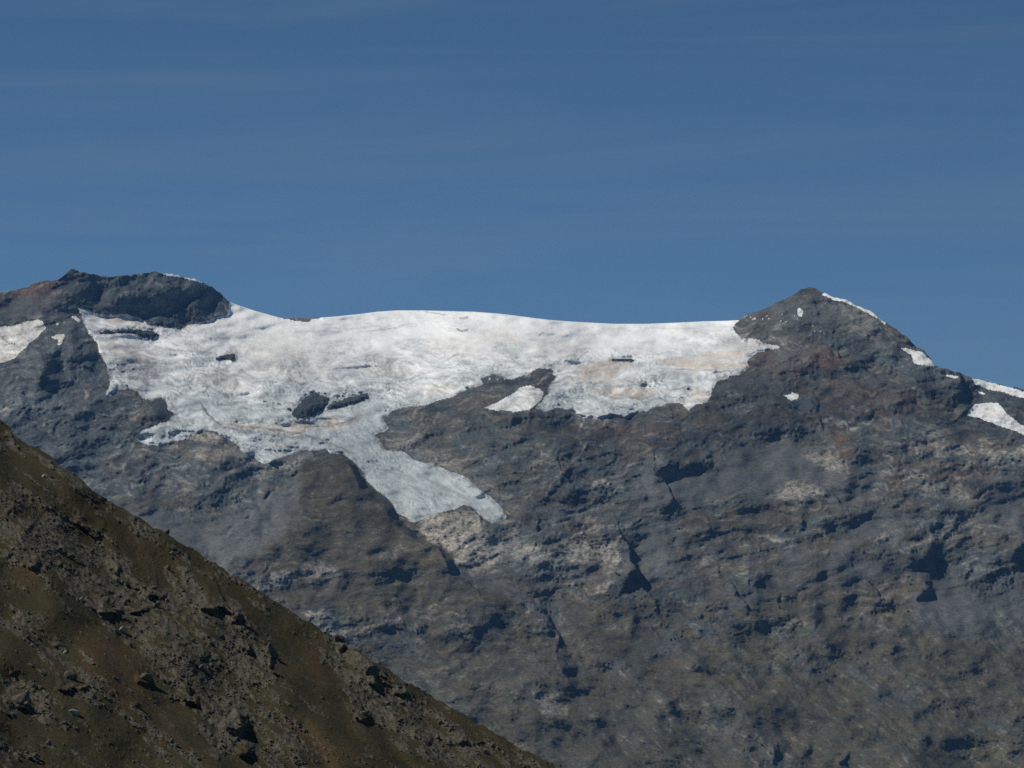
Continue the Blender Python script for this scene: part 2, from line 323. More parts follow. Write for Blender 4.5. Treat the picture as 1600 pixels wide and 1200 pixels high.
PALE = [
 ([(648,825),(660,812),(690,803),(715,797),(733,795),(748,806),(755,820),(750,835),(730,850),(712,865),(690,860),(668,845)],1,4),
 ([(712,870),(735,850),(760,830),(780,835),(790,860),(775,885),(745,895),(715,885)],.75,8),
 ([(870,850),(910,840),(950,850),(965,860),(962,885),(940,888),(900,880),(875,870)],.8,8),
 ([(955,852),(963,855),(966,880),(958,887),(954,870)],1,3),
 ([(1210,765),(1225,752),(1245,748),(1270,755),(1290,765),(1275,780),(1245,785),(1220,780)],.95,7),
 ([(1250,710),(1275,706),(1300,712),(1330,720),(1320,732),(1290,733),(1265,722)],.85,8),
 ([(395,905),(425,895),(460,893),(462,905),(440,915),(410,922),(392,915)],.9,5),
 ([(298,689),(306,681),(318,675),(330,676),(345,684),(349,692),(325,693)],1,3),
 ([(360,700),(375,705),(380,715),(330,718),(290,712),(320,705)],.6,7),
 ([(575,868),(600,862),(632,855),(640,858),(620,868),(595,878)],.7,4),
 ([(425,728),(470,713),(508,702),(498,708),(470,722),(452,738),(390,748),(400,738)],.55,4),
 ([(840,1075),(865,1085),(890,1100),(880,1115),(850,1115),(832,1095)],.7,6),
 ([(605,690),(640,690),(680,700),(700,720),(740,740),(780,770),(800,800),(770,780),(720,745),(650,715)],.35,14),
 ([(1450,690),(1520,695),(1600,700),(1600,712),(1500,712),(1430,705),(1380,690)],.6,8),
 ([(1430,670),(1480,665),(1500,680),(1450,685)],.5,8),
 ([(1440,755),(1480,750),(1530,775),(1500,785),(1440,770)],.5,8),
 ([(1284,655),(1298,650),(1300,658),(1288,661)],.9,3),
 ([(1310,660),(1325,658),(1330,664),(1315,668)],.8,3),
 ([(925,755),(945,750),(962,752),(950,762),(930,765)],.8,4),
 ([(520,835),(550,818),(580,815),(560,835),(530,850)],.35,12),
 ([(470,870),(520,875),(525,895),(490,905),(475,890)],.5,6),
 ([(128,622),(135,612),(145,607),(142,618),(133,625)],.9,3),
 ([(138,655),(150,645),(162,648),(150,656)],.6,3),
 ([(0,637),(15,638),(24,641),(15,645),(0,643)],.7,3),
 ([(1290,470),(1340,485),(1400,520),(1380,530),(1350,515),(1320,500),(1290,480)],.35,10),
 ([(1340,510),(1380,525),(1375,540),(1350,530)],.5,8),
 ([(790,830),(860,860),(860,880),(800,870),(780,850)],.5,10),
 ([(640,955),(665,945),(690,943),(680,955),(655,965)],.5,4),
 ([(1200,1010),(1215,1020),(1225,1060),(1200,1050)],.4,5),
 ([(1120,1080),(1160,1095),(1165,1120),(1130,1110)],.3,10),
]
GREENISH = [
 ([(-60,470),(60,500),(130,490),(150,560),(180,600),(200,700),(120,760),(-60,720)],.9,30),
 ([(100,425),(240,425),(340,450),(360,480),(280,515),(120,490),(95,470)],.85,8),
 ([(300,730),(500,700),(520,720),(400,770),(200,760),(200,700)],.6,25),
 ([(1240,480),(1330,500),(1440,545),(1520,600),(1600,630),(1600,680),(1480,620),(1400,580),(1300,540),(1230,520)],.7,14),
 ([(1400,850),(1600,880),(1600,960),(1480,920)],.5,30),
 ([(950,700),(1100,740),(990,780),(860,790),(880,740)],.45,20),
 ([(970,800),(1060,810),(1060,900),(960,890)],.6,14),
 ([(900,1080),(1100,1120),(1300,1200),(900,1200)],.5,40),
 ([(740,820),(860,820),(900,900),(800,900)],.4,15),
]
RUST = [
 ([(20,452),(60,442),(97,436),(90,460),(60,468),(20,465)],.9,8),
 ([(1180,560),(1290,545),(1330,570),(1240,590),(1180,580)],.7,12),
 ([(1290,590),(1420,600),(1460,650),(1340,650),(1280,620)],.45,20),
 ([(930,665),(1000,660),(1040,680),(960,690)],.7,10),
 ([(1300,660),(1325,680),(1340,740),(1320,730),(1305,690)],.8,6),
 ([(640,870),(700,862),(690,885),(560,895),(560,885)],.6,8),
 ([(1430,725),(1560,730),(1540,750),(1440,745)],.5,10),
 ([(1380,740),(1410,750),(1400,780),(1380,770)],.5,8),
 ([(322,678),(336,678),(334,686),(324,686)],.8,3),
 ([(1000,700),(1020,700),(1015,720),(1000,715)],.7,5),
 ([(1290,930),(1440,900),(1460,910),(1400,935)],.3,10),
]
TURF_GREEN = [([(1485,975),(1520,972),(1522,992),(1480,998)],1,6),([(1430,950),(1480,950),(1480,1000),(1430,990)],.5,14),([(1270,830),(1330,836),(1300,850)],.5,8)]
DUST = [
 ([(885,590),(910,575),(940,567),(980,568),(985,572),(960,580),(950,590),(920,595)],.95,6),
 ([(890,592),(940,592),(990,596),(980,603),(920,600)],.55,6),
 ([(930,612),(960,607),(1000,608),(1030,610),(1020,618),(980,623),(945,620)],.9,6),
 ([(1030,562),(1060,560),(1110,565),(1165,565),(1168,574),(1120,577),(1070,578)],.95,6),
 ([(1085,557),(1110,551),(1150,547),(1170,548),(1160,560),(1120,562)],.9,5),
 ([(1070,612),(1100,607),(1110,612),(1105,625),(1080,622)],.7,6),
 ([(660,606),(680,601),(705,603),(698,610),(670,611)],.7,5),
 ([(350,660),(400,664),(450,660),(500,662),(560,652),(568,655),(520,668),(470,674),(400,672),(350,668)],.95,3),
 ([(390,530),(440,525),(500,545),(520,580),(440,590),(370,580),(360,550)],.28,20),
 ([(300,580),(360,580),(400,600),(360,620),(310,600)],.3,20),
 ([(690,520),(760,530),(790,550),(720,560),(660,545)],.25,18),
 ([(740,515),(800,520),(820,535),(770,530)],.5,10),
 ([(160,530),(220,545),(250,560),(200,570),(165,550)],.5,10),
 ([(165,492),(215,494),(228,508),(200,508),(175,503)],.9,4),
 ([(560,560),(640,570),(650,590),(580,590)],.3,20),
 ([(840,520),(900,540),(880,560),(830,545)],.4,16),
]
GRIT = [
 ([(735,795),(750,802),(765,815),(785,815),(797,808),(785,800),(765,800),(750,792)],.55,3),
 ([(180,560),(215,558),(245,570),(240,592),(210,596),(190,585)],.7,6),
 ([(320,640),(330,655),(350,668),(400,673),(480,678),(540,700),(500,690),(440,680),(380,676),(345,670),(325,655)],.7,4),
 ([(205,565),(240,560),(252,575),(240,590),(215,585)],.75,8),
 ([(170,560),(190,565),(185,590),(172,590)],.5,8),
 ([(1150,520),(1185,530),(1200,545),(1180,560),(1165,550),(1130,545),(1100,540)],.6,10),
 ([(455,658),(500,660),(560,652),(520,664),(470,664)],.6,3),
 ([(205,600),(235,600),(225,608),(208,606)],.5,5),
]
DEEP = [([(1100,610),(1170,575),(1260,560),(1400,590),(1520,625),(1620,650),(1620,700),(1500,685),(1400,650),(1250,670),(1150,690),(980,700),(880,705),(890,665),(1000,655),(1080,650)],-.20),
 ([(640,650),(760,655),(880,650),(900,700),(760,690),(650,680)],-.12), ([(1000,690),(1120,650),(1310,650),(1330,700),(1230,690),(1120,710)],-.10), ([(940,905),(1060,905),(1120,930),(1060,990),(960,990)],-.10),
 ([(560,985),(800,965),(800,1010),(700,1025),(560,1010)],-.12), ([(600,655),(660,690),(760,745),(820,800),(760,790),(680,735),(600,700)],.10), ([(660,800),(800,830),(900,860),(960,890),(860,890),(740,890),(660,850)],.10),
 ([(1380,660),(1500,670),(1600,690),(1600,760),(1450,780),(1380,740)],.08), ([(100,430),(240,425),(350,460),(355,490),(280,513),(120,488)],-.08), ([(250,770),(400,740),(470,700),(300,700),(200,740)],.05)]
ICE_LINES = [([(312,628),(322,643),(336,658),(350,668),(372,672)],.85,2.2),([(345,664),(400,668),(460,675),(510,690),(540,704),(560,712)],.5,1.8),([(352,668),(400,662),(440,668),(470,678)],-.5,2.0),
 ([(300,700),(350,676),(390,690),(420,700)],.0,1),([(470,668),(520,664),(560,653)],.6,1.5),([(318,596),(325,606),(316,616)],.5,2),([(575,722),(590,727),(612,728)],.35,1.5),([(585,732),(605,735),(625,734)],.3,1.5),
 ([(720,550),(700,562),(690,566)],.3,1.5),([(712,513),(722,517),(734,514)],.8,1.4),([(715,497),(728,497),(733,494)],.6,1.2),([(660,487),(690,491),(700,492)],.4,1),([(500,512),(550,514),(600,508)],.2,1.5),
 ([(640,505),(620,512),(560,520)],.2,1.2),([(900,565),(912,553),(920,548)],.5,1.2),([(840,524),(850,518)],.5,1.2),([(1000,512),(1060,514),(1100,512)],.15,1.2),([(640,735),(690,760),(740,785)],.25,2.5),([(640,760),(700,775),(735,790)],.2,2),
 ([(380,640),(400,632),(420,634),(445,645)],.25,1.5),([(372,625),(400,620),(440,628)],.2,1.2),([(250,545),(300,550),(340,551)],.3,1.5),([(240,560),(300,556),(370,568),(400,571)],-.3,3),([(250,532),(275,545),(300,548)],-.3,3),
 ([(940,602),(970,604),(1000,600)],.3,1.2),([(930,615),(960,622),(1010,622),(1030,612)],.35,1.3),([(905,585),(935,578),(975,575)],.25,1.2),([(1040,576),(1090,579),(1150,575)],.3,1.2),([(180,560),(230,562),(250,575)],.5,3),([(210,590),(235,600)],.6,3)]
STREAMS = [([(912,655),(908,664),(905,674)],.9,1.6),([(905,686),(909,692),(914,700),(905,712),(895,722),(880,735),(868,747)],.7,1.2),([(868,747),(860,757),(856,770),(853,780)],.6,1.4),
 ([(847,704),(847,715),(845,726)],.7,1.4),([(1038,670),(1040,680),(1036,690)],.4,1.2),([(1110,730),(1100,750),(1092,770)],.35,1.4),([(946,655),(945,663)],.7,1),([(680,655),(676,662)],.5,1.2),
 ([(655,672),(648,686)],.5,1.5),([(874,950),(876,965),(874,975),(880,968)],.6,3)]
# ---- cliffs and ridge sides: foot line (raised ground on the left of the direction of travel), height m, width px, decay px
SCARPS = [
 ([(20,655),(60,637),(100,618),(130,600),(150,580),(156,555),(146,535),(133,510),(120,490)],150,34,90),
 ([(88,488),(118,486),(143,484),(150,462),(150,435)],45,16,40),
 ([(118,486),(150,490),(215,493),(240,512),(283,516),(320,502),(357,487)],60,30,60),
 ([(500,975),(560,985),(620,995),(680,1003),(720,1005),(750,995),(775,978),(792,965),(800,950)],58,20,70),
 ([(520,905),(600,899),(640,899),(690,900),(712,895)],24,9,40),
 ([(925,922),(960,930),(985,928),(1000,940),(1005,965),(1030,985),(1044,982),(1047,950),(1046,925),(1030,908)],130,28,70),
 ([(960,975),(985,992),(1003,985),(1005,965),(1000,950)],60,16,40),
 ([(1010,985),(1025,1003),(1035,1000),(1030,985)],50,10,30),
 ([(800,975),(812,991),(840,997),(860,998),(869,975),(862,950),(845,930),(830,915)],80,12,60),
 ([(1395,895),(1420,895),(1440,889),(1462,887),(1468,870),(1471,850),(1476,830),(1479,798)],120,18,70),
 ([(1478,850),(1490,835),(1502,815),(1508,798)],50,8,30),
 ([(1500,955),(1530,940),(1560,925),(1590,905),(1620,870),(1650,830)],110,34,70),
 ([(1425,945),(1436,947),(1452,930),(1460,915),(1462,903)],90,18,50),
 ([(1345,965),(1375,955),(1400,958),(1405,940),(1405,922)],80,18,50),
 ([(1330,978),(1345,983),(1350,970),(1349,957)],40,7,30),
 ([(1368,972),(1380,982),(1391,975),(1393,963)],40,9,30),
 ([(1280,1025),(1296,1035),(1312,1033),(1312,1020)],40,10,40),
 ([(1355,1022),(1375,1030),(1392,1028),(1408,1010)],40,8,30),
 ([(985,805),(1005,806),(1040,811),(1065,809),(1080,797),(1084,785)],55,18,60),
 ([(1240,835),(1258,830),(1260,810),(1262,790)],50,8,40),
 ([(1262,830),(1290,834),(1330,827),(1345,808),(1350,795)],70,16,50),
 ([(1000,745),(1040,745),(1080,741),(1102,737),(1112,735),(1122,715),(1132,697)],85,16,70),
 ([(890,730),(920,722),(960,712),(1000,708),(1030,700)],40,12,50),
 ([(1145,525),(1160,531),(1190,531),(1225,523),(1250,515)],60,22,60),
 ([(690,682),(740,676),(790,672),(830,660),(870,655),(900,660)],60,16,50),
 ([(600,705),(640,702),(680,690),(700,680)],40,12,40),
 ([(745,700),(775,705),(800,700),(830,690)],35,10,40),
 ([(205,668),(240,660),(266,650),(272,640),(262,625)],38,12,50),
 ([(130,705),(180,690),(230,700),(280,695)],45,18,60),
 ([(245,812),(290,817),(320,807),(345,792),(375,777),(400,767)],75,28,60),
 ([(385,803),(405,795),(418,780),(440,768)],35,9,40),
 ([(300,745),(350,735),(400,738),(450,730)],40,14,50),
 ([(745,835),(757,828),(757,812),(750,800)],40,8,40),
 ([(700,870),(718,862),(735,850),(748,838)],35,8,40),
 ([(815,858),(850,862),(872,855),(880,840)],50,16,50),
 ([(940,890),(955,880),(957,862)],25,6,30),
 ([(1170,700),(1200,690),(1225,680),(1260,690),(1290,695),(1310,680)],55,18,60),
 ([(1090,655),(1130,640),(1180,630),(1230,640)],50,20,60),
 ([(1250,600),(1290,590),(1335,590),(1345,570)],50,18,60),
 ([(1400,620),(1460,625),(1520,628),(1530,610)],55,20,60),
 ([(1190,600),(1230,590),(1280,575)],40,12,50),
 ([(1300,820),(1390,800),(1420,790)],35,12,50),
 ([(860,790),(900,785),(915,775),(920,763)],45,12,50),
 ([(1000,900),(1060,880),(1120,868),(1140,862)],35,8,40),
 ([(1040,870),(1090,875),(1150,875),(1180,868)],25,7,40),
 ([(1130,945),(1180,925),(1200,905)],50,12,50),
 ([(1160,1000),(1200,985),(1240,990),(1262,975),(1262,960)],45,12,50),
 ([(1060,940),(1100,960),(1150,955),(1190,970),(1196,955),(1180,930)],55,14,60),
 ([(1080,1005),(1098,1000),(1103,975),(1100,950)],50,7,40),
 ([(860,1050),(890,1056),(900,1050),(898,1035)],40,12,40),
 ([(800,1075),(850,1075),(900,1082),(960,1100),(1010,1120)],30,10,50),
 ([(1480,1060),(1520,1058),(1560,1055),(1600,1062)],40,14,60),
 ([(1410,1030),(1450,1035),(1500,1040),(1525,1035)],35,10,50),
 ([(1180,1190),(1205,1200),(1220,1180),(1222,1150)],60,16,50),
 ([(1235,1195),(1260,1200),(1272,1175),(1270,1150)],60,16,50),
 ([(1300,1200),(1320,1205),(1332,1190),(1332,1170)],60,12,50),
 ([(1120,1150),(1160,1180),(1190,1190)],40,14,50),
 ([(740,790),(760,772),(790,760),(830,750)],25,8,40),
 ([(820,800),(860,780),(880,750),(905,730)],30,8,40),
 ([(1460,740),(1500,735),(1540,745),(1580,740)],30,12,50),
 ([(30,590),(60,600),(100,585),(115,560)],40,20,50),
]

# ------------------------------------------------------------------ far mountain surface
STEP = 1.45
cols = np.concatenate([np.arange(-1700, -40, 20), np.arange(-40, 1640, STEP), np.arange(1640, 3300, 20)]).astype(f32)
NR = int(720 / STEP)
vb = 1235.0
u1 = cols
skyv = interp(SKY, u1)
rockedge = 1 - sstep(352, 366, u1) * (1 - sstep(1150, 1162, u1))
skyv = skyv + rockedge * (fbm(u1 / 14, u1 * 0 + 3.3, 4, 5) * 2.2)
skyv = skyv.astype(f32)
tt = np.linspace(0, 1, NR).astype(f32)
U = np.broadcast_to(u1[None, :], (NR, len(u1))).astype(f32).copy()
V = skyv[None, :] + tt[:, None] * (vb - skyv[None, :])
# rough-edged coordinates
wu = fbm(U / 22, V / 16, 4, 101) ; wv = fbm(U / 22, V / 16, 4, 202)
Uw, Vw = U + wu * 3.5, V + wv * 3.0
Um, Vm = U + wu * 8, V + wv * 6

wa, wb = fbm(U / 34, V / 24, 3, 91, 0.42), fbm(U / 34, V / 24, 3, 93, 0.42)
# the brown spur that stands in front of the glacier tongue: sharp right-hand edge, rounded left flank
SPUR_R = [(872,985),(866,970),(855,955),(830,935),(790,918),(740,902),(716,893),(708,872),(700,860),(685,852),(655,838),(632,818),(615,790),(590,768),(574,752),(560,730),(548,718),(535,711),(510,709),(487,715)]
SPUR_L = [(487,715),(466,728),(448,746),(425,772),(385,805),(330,850),(290,900)]
Usp, Vsp = U + wa * 3 + wu * 1.2, V + wb * 2.5 + wv
sin_ = poly_sd(SPUR_R + SPUR_L[1:] + [(280,1040),(872,1040)], Usp, Vsp, 40)
gl_sd = poly_sd(GLACIER, Uw, Vw, 60)
wi1, wi2 = fbm(U / 6, V / 6, 2, 111) * 2.4, fbm(U / 6, V / 6, 2, 113) * 1.8
isl = np.full(U.shape, -60., f32)
isl_each = []
for pts, lab in OUTCROPS:
    kf = min(1.0, (max(p[1] for p in pts) - min(p[1] for p in pts)) / 22.0)
    s = poly_sd(pts, U + (wu * 2.6 + wi1) * kf, V + (wv * 2.0 + wi2) * kf, 20); isl_each.append(s); isl = np.maximum(isl, s)
nun = poly_sd(NUNATAK, Uw, V, 20)
snow_each = [poly_sd(p, U + wu * 1.8, V + wv * 1.4, 20) for p, _ in SNOW]
ice_m = np.minimum(np.minimum(gl_sd, -sin_ - 0.5), np.minimum(-isl, -nun))

# base depth on its own regular grid: metres deeper per pixel higher, smoothed sideways
BU, BV = np.meshgrid(np.arange(-420, 2040, 10).astype(f32), np.arange(400, 1250, 5).astype(f32))
def soft0(pts, w, A, B): return sstep(-w, w, poly_sd(pts, A, B, w + 5))
def blur_u(A, w):
    k = np.hanning(w + 2)[1:-1]; k /= k.sum(); p = w // 2
    B = np.pad(A, ((0, 0), (p, p)), mode='edge'); out = np.empty_like(A)
    for i in range(A.shape[0]): out[i] = np.convolve(B[i], k, 'valid')
    return out
def blur_v(A, w): return blur_u(np.ascontiguousarray(A.T), w).T
sgB = sstep(-40, 50, poly_sd(GLACIER, BU, BV, 70))
gB = 3.0 + 1.6 * sstep(760, 600, BV) + 2.6 * sgB
gB *= 1 - 0.55 * soft0([(95,420),(240,400),(340,430),(365,470),(355,492),(283,514),(220,495),(120,485),(85,485)], 14, BU, BV)
gB *= 1 - 0.40 * soft0([(1150,500),(1260,430),(1480,560),(1600,640),(1400,640),(1200,560)], 30, BU, BV)
DB = 7250 + np.flip(np.cumsum(np.flip(gB * 5, 0), 0), 0)
DB = blur_v(blur_u(blur_u(DB, 25), 13), 5)
def samp(A, u, v):
    x = np.clip((u + 420) / 10, 0, BU.shape[1] - 1.001); y = np.clip((v - 400) / 5, 0, BU.shape[0] - 1.001)
    xi, yi = x.astype(int), y.astype(int); fx, fy = x - xi, y - yi
    return (A[yi, xi] * (1 - fx) + A[yi, xi + 1] * fx) * (1 - fy) + (A[yi + 1, xi] * (1 - fx) + A[yi + 1, xi + 1] * fx) * fy
def soft(pts, w): return sstep(-w, w, poly_sd(pts, U, V, w + 5))
smooth_gl = sstep(-25, 35, poly_sd(GLACIER, U, V, 60))
D = samp(DB, U, V).astype(f32)

# broad relief
D += fbm(U / 260 + 2.1, V / 200, 2, 31) * 55 * (1 - 0.3 * smooth_gl)
D += fbm(U / 85 + 7.7, V / 60, 3, 37) * 34 * (1 - 0.5 * smooth_gl)
wB_ = sstep(900, 1010, V) * sstep(480, 700, U + 0.25 * (V - 900)); e_, f_ = rot(U, V, 31, 1, 1); c_, d_ = rot(U, V, 8, 1, 1)
ribs = fbm((e_ + 40 * fbm(U / 200, V / 150, 2, 43)) / 170, (f_ + 14 * fbm(U / 120, V / 90, 2, 47)) / 34, 4, 41, 0.5)
D += ribs * 24 * wB_
long_ = fbm((U * .966 - V * .26) / 190, (U * .26 + V * .966 + 12 * fbm(U / 120, V / 90, 2, 53)) / 20, 3, 51, 0.5)
D += long_ * 9.5 * (1 - wB_) * (1 - smooth_gl) * (1 - 0.75 * sstep(-5, 20, sin_)) * (1 - 0.8 * soft([(990,750),(1130,690),(1300,730),(1350,775),(1200,775),(1050,790)], 20))
D += fbm(c_ / 150, d_ / 42, 4, 49, 0.45) * 14 * (1 - wB_) * (1 - smooth_gl)
# scarps
rag = 0.85 + 0.7 * fbm(U / 42, V / 34, 2, 88, 0.5)
Ur, Vr = U + wa * 9, V + wb * 7
Us, Vs = U + wa * 4, V + wb * 3.5
wall = np.zeros(U.shape, f32)
KEEP_DARK = (0, 6)
for k, (pts, A_, w, dec) in enumerate(SCARPS):
    big_ = A_ > 110
    A2, w2 = (A_ * (1.0 if A_ > 200 else 0.75), w * (1.0 if A_ > 200 else 1.15)) if big_ else (A_ * 0.62, w * 0.95)
    if k not in KEEP_DARK: A2 = min(A2, 2.6 * w2) * (0.7 if pts[0][1] > 990 and pts[0][1] < 1140 else 1.0)
    s, al, ad = line_sd(pts, Ur if w > 9 else Us, Vr if w > 9 else Vs, dec * 2.6 + w)
    end = sstep(-0.02, 0.25, al) * (1 - sstep(0.8, 1.02, al)) if A_ < 200 else (0.15 + 0.85 * sstep(0.05, 0.5, al)) * sstep(-.02, .1, al) * (1 - sstep(0.93, 1.02, al))
    h = np.where((s > 0) & (ad < 1e5), sstep(0, w2, s) * np.exp(-np.maximum(0, s - w2) / dec), 0)
    np.maximum(wall, np.where(ad < 1e5, sstep(-6, 3, s) * (1 - sstep(w2 * 1.1, w2 * 2.2 + 6, s)), 0) * end * min(1, A_ / 60), out=wall)
    D -= (A2 * h * end * (1 if A_ > 200 else np.clip(rag, 0.1, 1.5))).astype(f32)

_, _, dR = line_sd(SPUR_R, Usp, Vsp, 420); _, _, dL = line_sd(SPUR_L, U + wa * 10, V + wb * 8, 420)
dR = np.minimum(dR, 400); dL = np.minimum(dL, 400)
wR_ = 6 + 10 * np.maximum(soft([(550,725),(600,735),(660,800),(665,845),(610,825),(560,775)], 10), soft([(690,850),(725,850),(730,900),(695,905)], 8))
sh = (sin_ > 0) * sstep(0, wR_, dR) * (0.25 * sstep(0, 7, dL) + 0.75 * sstep(0, 80, dL + 6)) * (1 - 0.35 * sstep(20, 220, dR))
D -= (125 * sh * (1 - sstep(800, 1010, V - 40 * sstep(600, 860, U)))).astype(f32)
# darker right-hand flanks at the two noses
scree = np.zeros(U.shape, f32); grass = scree.copy(); pale = scree.copy(); green = scree.copy(); rust = scree.copy(); tgreen = scree.copy(); dust = scree.copy(); grit = scree.copy()
for arr, lst in ((scree, SCREE), (grass, GRASS), (pale, PALE), (green, GREENISH), (rust, RUST), (tgreen, TURF_GREEN), (dust, DUST), (grit, GRIT)):
    for pts, st, sf in lst:
        np.maximum(arr, st * sstep(-sf, sf, poly_sd(pts, Um + wb * 6 + wu * 4, Vm + wu * 3, sf + 8)), out=arr)
light_scree = np.clip(scree - 1, 0, 1); scree = np.clip(scree, 0, 1)
grass = np.where(scree > 0.6, np.minimum(grass, 1), grass)

# weights of strata directions
wL = 1 - sstep(450, 620, U); wB = sstep(960, 1060, V) * sstep(780, 950, U + 0 * V)
wR = sstep(1150, 1300, U) * (1 - sstep(700, 800, V)); wM = np.clip(1 - wL - wB - wR, 0, 1)
a, b = rot(U, V, -16, 1, 1); c, d = rot(U, V, 9, 1, 1); e, f = rot(U, V, 33, 1, 1)
wob = fbm(U / 60, V / 50, 3, 61) * 14
def strata(x, y, lx, ly, seed):
    "ridged, streaked relief with sharp lower edges"
    yy = y + wob
    r1 = fbm(x / lx, yy / ly, 5, seed, 0.52, True)
    return r1
rockm = 1 - sstep(-2, 3, ice_m)
for s_ in snow_each: rockm *= 1 - sstep(-2, 3, s_)
calm = np.clip(1 - 0.9 * scree, 0.1, 1) * (1 - 0.62 * grass)
rel = (strata(a, b, 70, 26, 301) * (wL + wM * .55) + strata(c, d, 62, 24, 341) * wR + strata(e, f, 80, 26, 381) * wB + strata(U, V, 55, 30, 421) * wM * .45)
tone = 0.0
def layered(x, y, seed, bend=1.0):
    "thin beds: bent, broken and unevenly thick"
    yy = y + (wob * 1.2 + fbm(x / 45, y / 30, 3, seed + 5) * 9) * bend
    n = fbm(x / 62, yy / 7.5, 5, seed, 0.62)
    n2 = fbm(x / 14, yy / 5.0, 4, seed + 40, 0.6)
    return n, n2
Lw = [(a, b, wL + wM * .6, 801), (c, d, wR, 821), (e, f, wB * (0.12 + 0.5 * sstep(-.1, .5, fbm(U / 55, V / 40, 3, 843))), 841), (U, V, wM * .4, 861)]
T1 = 0; T2 = 0
for x_, y_, w_, sd_ in Lw:
    n_, m_ = layered(x_, y_, sd_, 0.3 if sd_ == 841 else 1.0); T1 = T1 + n_ * w_; T2 = T2 + m_ * w_
hard = 0.12 + 1.2 * sstep(-0.25, 0.5, fbm(U / 75, V / 45, 4, 75, 0.6))
D -= rel * (2.2 + 4.2 * hard) * calm * rockm
D -= (T1 * 3.4 + T2 * 1.5) * calm * rockm * hard
# stepped ledges
q = (b + wob * 1.3 + fbm(U / 30, V / 22, 3, 71) * 5) / 23
saw = q - np.floor(q); stepf = np.where(saw < 0.3, saw / 0.3, 1 - (saw - 0.3) / 0.7)
lm = sstep(0.0, 0.5, fbm(U / 70, V / 45, 2, 77) + 0.12)
D -= -stepf * 6 * lm * calm * rockm * (1 - wB * .7)
D -= fbm(U / 20 + b / 40, V / 19, 4, 501, 0.5, True) * 1.6 * calm * rockm * hard
D += fbm(U / 5.5, V / 3.6, 3, 541, 0.62) * 1.7 * calm * rockm
D += fbm(U / 5, V / 4, 3, 547, 0.6) * 0.9 * rockm
D -= (fbm((U + wob) / 9, V / 22, 4, 551, 0.6, True) * 4.0 + fbm(U / 6, V / 4, 3, 557, 0.6) * 2.6) * wall * np.clip(rockm, 0, 1)

# ice: rolls, crevasses, thickness above the rock
icem = sstep(-1.5, 5, ice_m)
D -= icem * 7
steep = sstep(520, 600, V) * 0.7 + 0.3
roll = fbm(U / 110, V / 30, 3, 601) * 34 + fbm(U / 34, V / 12, 3, 611) * 7
flow_a, flow_b = rot(U, V, 35, 1, 1)
tong = soft([(560,640),(640,660),(800,800),(760,830),(600,830),(520,720)], 20)
cre = fbm(U / 16 + fbm(U / 40, V / 20, 2, 625) * 1.5, V / 4.2, 3, 621, 0.6, True) * (1 - tong) + fbm(flow_a / 18, flow_b / 5, 3, 631, 0.6, True) * tong
clean = 1 - 0.75 * np.maximum(dust, sstep(60, 10, V - skyv[None, :]) )
crz = sstep(-0.25, 0.45, fbm(U / 70, V / 30, 3, 641) + 0.15)
D += icem * (roll * (1 - .5 * tong) - cre * (4.6 - 3.0 * tong) * steep * clean * (0.2 + 1.1 * crz))
D += icem * fbm(U / 4.5, V / 2.6, 3, 661) * 2.4 * (1 - .5 * tong) * steep * clean * (0.4 + crz)
for s_ in snow_each: D -= (4 + 3.5 * fbm(U / 9, V / 4, 3, 663, 0.6)) * sstep(-1, 3, s_)
for s_, (pts_, l_) in zip(isl_each, OUTCROPS):
    hh = (max(p[1] for p in pts_) - min(p[1] for p in pts_))
    D -= min(75, hh * 3.4) * sstep(-0.5, max(2.5, hh * .42), s_) * (0.8 + 0.35 * fbm(U / 14, V / 8, 2, 665)) + sstep(0, 3, s_) * (fbm((U + V * .5) / 6, V / 9, 4, 667, 0.6, True) * min(7, hh * .2))

# weathering: ease faces that came out steeper than a crag would stand
def box(A, n, ax):
    p = n // 2; pad = [(0, 0), (0, 0)]; pad[ax] = (p + 1, p)
    c = np.cumsum(np.pad(A, pad, mode='edge').astype(np.float64), ax)
    return ((c[n:] - c[:-n]) if ax == 0 else (c[:, n:] - c[:, :-n])) / n
def ease(D, n, gmin, wgt):
    gv = (D[:-1] - D[1:]) / ((vb - skyv) / (NR - 1))[None, :]
    st = np.concatenate([gv < gmin, gv[-1:] < gmin]).astype(f32)
    m = np.clip(box(box(st, n, 0), n, 1) * 2.2, 0, 1) * wgt
    Ds = box(box(box(box(D, n, 0), n, 1), n, 0), n, 1)
    return (D + (Ds - D) * m).astype(f32)
_w = np.clip(rockm, 0, 1) * 0.62 * sstep(6, 26, V - skyv[None, :]) * (1 - sstep(0, 5, sin_) * (1 - sstep(10, 26, dR)))
for n_ in (13, 9, 7): D = ease(D, n_, 0.1, _w)
D += (fbm(U / 6, V / 4.2, 3, 881, 0.6) * 1.5 - fbm((U + wob) / 10, V / 16, 3, 883, 0.6, True) * 1.4) * np.clip(rockm, 0, 1) * calm
